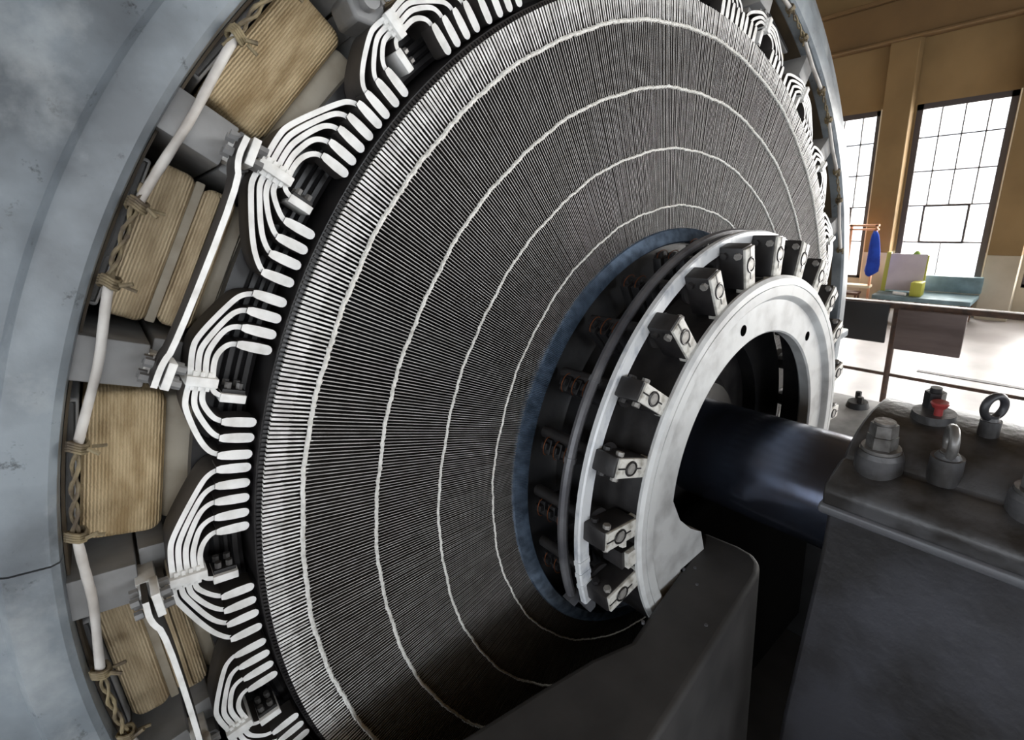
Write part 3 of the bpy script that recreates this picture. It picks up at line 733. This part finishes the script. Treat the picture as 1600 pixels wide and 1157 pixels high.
# floor with the machine pit left open
bm = bmesh.new()
box(bm, 2.25, WX+.25, -5.2, 4.6, ZF-.1, ZF); box(bm, -4.0, 2.25, -5.2, -.5, ZF-.1, ZF); box(bm, -4.0, 2.25, 1.7, 4.6, ZF-.1, ZF); box(bm, -4.0, -.75, -.5, 1.7, ZF-.1, ZF)
struct('floor', bm, M['floor'], smooth=0)
bm = bmesh.new(); box(bm, -.8, 2.3, -.55, 1.75, -2.5, -2.4)
box(bm, -.85, -.75, -.55, 1.75, -2.5, ZF-.1); box(bm, 2.25, 2.35, -.55, 1.75, -2.5, ZF-.1); box(bm, -.8, 2.3, 1.7, 1.8, -2.5, ZF-.1); box(bm, -.8, 2.3, -.6, -.5, -2.5, ZF-.1)
struct('floor_pit', bm, M['pit'], smooth=0)
bm = bmesh.new(); box(bm, 4.33, 4.37, -3, .905, ZF, ZF+.004); struct('trim_7', bm, M['mullion'], smooth=0)
bm = bmesh.new(); box(bm, -4.1, WX+.25, -5.2, 4.6, ZT, ZT+.1); struct('ceiling', bm, M['ceiling'], smooth=0)
bm = bmesh.new(); box(bm, -4.1, WX+.25, 4.6, 4.7, ZF, ZT); struct('wall_far', bm, M['wall'], smooth=0)
bm = bmesh.new()
box(bm, -4.1, -4.0, -5.2, 4.6, ZF, -.6); box(bm, -4.1, -4.0, -5.2, 4.6, 1.2, ZT)
for k in range(6): box(bm, -4.1, -4.0, -5.2+1.7*k, -4.7+1.7*k, -.6, 1.2)
struct('wall_left', bm, M['wall'], smooth=0)
bm = bmesh.new(); box(bm, -4.1, WX+.25, -5.3, -5.2, ZF, -.9); box(bm, -4.1, WX+.25, -5.3, -5.2, 1.3, ZT)
for k in range(7): box(bm, -4.1+1.6*k, -3.6+1.6*k, -5.3, -5.2, -.9, 1.3)
struct('wall_back', bm, M['wall'], smooth=0)

# ================================================================== RAILING AND BOARDS
rail = tag(empty('railing', W(3.63, .905, ZF)), 'dark metal floor railing with a post between the two hanging boards', 'railing')
bm = bmesh.new(); cyl(bm, W(3.63, .905, ZF), W(3.63, .905, -.935), .0165*S, 12); obj('post', bm, M['rail'], rail)
bm = bmesh.new(); cyl(bm, W(3.63, -.45, ZF), W(3.63, -.45, -.935), .0165*S, 12); obj('post', bm, M['rail'], rail)
bm = bmesh.new(); box(bm, 3.605, 3.655, -1.4, 1.40, -.958, -.925, .004); obj('top_rail', bm, M['rail'], rail)
bm = bmesh.new(); cyl(bm, W(3.63, -1.4, -1.392), W(3.63, 1.4, -1.392), .011*S, 10); obj('lower_rail', bm, M['rail'], rail)
bm = bmesh.new(); box(bm, 3.585, 3.600, .932, 1.26, -1.178, -.93, .006); tag(obj('hanging_board', bm, M['black_board']), 'black board hung on the railing left of its post', 'board')
bm = bmesh.new(); box(bm, 3.585, 3.602, .568, .885, -1.205, -.955, .004); tag(obj('hanging_board', bm, M['brown_board']), 'brown weathered board hung on the railing right of its post', 'board')

# ================================================================== THINGS BY THE WINDOWS
bench = tag(empty('bench', W(5.75, 1.22, ZF)), 'teal painted bench under the second window', 'bench')
bm = bmesh.new(); box(bm, 5.55, 5.85, .88, 1.60, -1.40, -1.36, .004); obj('seat', bm, M['bench'], bench)
bm = bmesh.new(); box(bm, 5.86, 5.90, .88, 1.60, -1.36, -1.215, .004); obj('backrest', bm, M['bench'], bench)
for (x, y) in ((5.60, .93), (5.60, 1.25), (5.60, 1.53), (5.82, .93), (5.82, 1.25), (5.82, 1.53)):
    bm = bmesh.new(); box(bm, x-.02, x+.02, y-.02, y+.02, ZF, -1.40); obj('leg', bm, M['brown_wood'], bench, smooth=0)
bm = bmesh.new(); box(bm, 5.57, 5.59, .90, 1.56, -1.48, -1.45); obj('stretcher', bm, M['brown_wood'], bench, smooth=0)
# leaning sheet on the bench
nb = tag(empty('notice_board', W(5.78, 1.4, -1.36)), 'pale lilac board with a yellow-green frame leaning on the bench', 'board')
def lean(bm, y0, y1, z0, z1, x0, t, sl=.12):
    P = [W(x0+sl*(z-(-1.36))+dx, y, z) for z in (z0, z1) for (dx, y) in ((0, y0), (t, y0), (t, y1), (0, y1))]; hexa(bm, P)
bm = bmesh.new(); lean(bm, 1.275, 1.555, -1.345, -1.01, 5.74, .012); obj('sheet', bm, M['notice'], nb, smooth=0, bevel=.004)
bm = bmesh.new(); lean(bm, 1.555, 1.59, -1.36, -1.0, 5.745, .02); obj('board_frame', bm, M['yellow'], nb, smooth=0); bm = bmesh.new(); lean(bm, 1.262, 1.275, -1.34, -1.02, 5.745, .02); obj('board_frame', bm, M['yellow'], nb, smooth=0)
bm = bmesh.new(); cyl(bm, W(5.80, 1.36, -1.01), W(5.80, 1.36, -.985), .03*S, 10, .012*S); tag(obj('green_cap', bm, M['green']), 'small green lump on the top edge of the lilac board', 'cap')
bm = bmesh.new(); box(bm, 5.60, 5.70, 1.24, 1.325, -1.36, -1.235, .004); tag(obj('yellow_box', bm, M['yellow']), 'yellow-green box standing on the bench', 'box')
bm = bmesh.new(); cyl(bm, W(5.62, 1.45, -1.345), W(5.60, 1.35, -1.345), .015*S, 16); tag(obj('paper_roll', bm, M['paper']), 'white paper roll lying on the bench before the lilac board', 'paper roll')
rack = tag(empty('coat_rack', W(5.75, 1.80, ZF)), 'orange wooden coat rack in front of the first window', 'coat rack')
bm = bmesh.new(); box(bm, 5.73, 5.76, 1.67, 2.02, -.755, -.735, .002); box(bm, 5.73, 5.76, 1.67, 2.02, -.79, -.775, .002); obj('top_bar', bm, M['copper_wood'], rack)
for y in (1.69, 1.90, 2.0):
    bm = bmesh.new(); box(bm, 5.73, 5.76, y-.008, y+.008, ZF, -.735); obj('upright', bm, M['copper_wood'], rack, smooth=0)
bm = bmesh.new(); box(bm, 5.72, 5.80, 1.68, 2.0, -1.345, -1.32, .002); obj('shelf', bm, M['lit_side_and_shelf'], rack)
bm = bmesh.new()
jt = [(-.80, 1.690, .012), (-.84, 1.685, .030), (-.92, 1.680, .042), (-1.02, 1.672, .050), (-1.12, 1.670, .058), (-1.18, 1.675, .060), (-1.21, 1.690, .035)]
rings = []
for z, y, w in jt:
    rings.append([bm.verts.new(W(5.71+.022*math.sin(t)*(1+.4*math.sin(3*t+z*40)), y+w*math.cos(t)*(1+.06*math.sin(5*t+z*9)), z+.012*math.cos(2*t))) for t in [2*math.pi*k/20 for k in range(20)]])
for A, B in zip(rings, rings[1:]):
    for k in range(20): bm.faces.new((A[k], A[(k+1) % 20], B[(k+1) % 20], B[k]))
bm.faces.new(rings[0][::-1]); bm.faces.new(rings[-1])
tag(obj('work_coat', bm, M['blue'], smooth=80), 'bright blue work coat hanging on the orange rack', 'coat')
st = tag(empty('stool', W(5.70, 1.83, ZF)), 'small brown wooden stool under the coat rack', 'stool')
bm = bmesh.new(); box(bm, 5.62, 5.72, 1.74, 1.92, -1.40, -1.375, .003); obj('seat', bm, M['brown_wood'], st)
for (x, y) in ((5.63, 1.76), (5.63, 1.90), (5.71, 1.76), (5.71, 1.90)):
    bm = bmesh.new(); box(bm, x-.008, x+.008, y-.008, y+.008, ZF, -1.40); obj('leg', bm, M['brown_wood'], st, smooth=0)

# ================================================================== LIGHT
def area(name, loc, target, sx, sy, e, c=(1, 1, 1)):
    l = bpy.data.lights.new(name, 'AREA'); l.shape = 'RECTANGLE'; l.size = sx; l.size_y = sy; l.energy = e; l.color = c
    o = bpy.data.objects.new(name, l); col.objects.link(o); o.location = loc
    d = (Vector(target)-Vector(loc)).normalized(); o.rotation_euler = d.to_track_quat('-Z', 'Z').to_euler()
    return o
for k, (a, b) in enumerate(wins):      # daylight in each window of the right wall
    c = W(WX+.30, (a+b)/2, (ZB+ZW)/2); area('window_daylight', c, c+Vector((-1, 0, 0)), (ZW-ZB)*S, (b-a)*S*1.1, 150, (1., .98, .94))
for k in range(5):                      # tall windows of the left wall
    c = W(-4.2, -5.2+1.7*k+1.1, .3); area('window_daylight', c, c+Vector((1, 0, 0)), 1.8*S, 1.2*S, 35, (.82, .91, 1.))
for k in range(6):                      # windows of the wall behind the camera
    c = W(-4.1+1.6*k+1.05, -5.4, .2); area('window_daylight', c, c+Vector((0, 1, 0)), 2.2*S, 1.1*S, 70, (.88, .94, 1.))
wd = bpy.data.worlds.new('World'); bpy.context.scene.world = wd; wd.use_nodes = True
wd.node_tree.nodes['Background'].inputs[0].default_value = (.9, .95, 1, 1); wd.node_tree.nodes['Background'].inputs[1].default_value = 2.0

# ================================================================== CAMERA
cam = bpy.data.cameras.new('Camera'); cam.sensor_width = 36; cam.lens = 785.53/1600*36; cam.clip_start = .02; cam.clip_end = 100
co = bpy.data.objects.new('Camera', cam); col.objects.link(co)
yaw, pit, rol = .64191181, -.35367205, -.1157704
f = Vector((math.sin(yaw)*math.cos(pit), math.cos(yaw)*math.cos(pit), math.sin(pit)))
r = Vector((math.cos(yaw), -math.sin(yaw), 0)); u_ = r.cross(f)
r2 = r*math.cos(rol)+u_*math.sin(rol); u2 = -r*math.sin(rol)+u_*math.cos(rol)
mm = Matrix((r2, u2, -f)).transposed().to_4x4(); mm.translation = W(0, 0, 0); co.matrix_world = mm
cam.dof.use_dof = True; cam.dof.focus_distance = 1.55; cam.dof.aperture_fstop = 5.6
sc = bpy.context.scene; sc.camera = co
sc.view_settings.view_transform = 'Standard'; sc.view_settings.look = 'None'; sc.view_settings.gamma = 1; sc.view_settings.exposure = .6
sc.cycles.max_bounces = 6; sc.cycles.transparent_max_bounces = 12; sc.cycles.use_denoising = True; sc.cycles.sample_clamp_indirect = 6
sc.cycles.caustics_reflective = False; sc.cycles.caustics_refractive = False
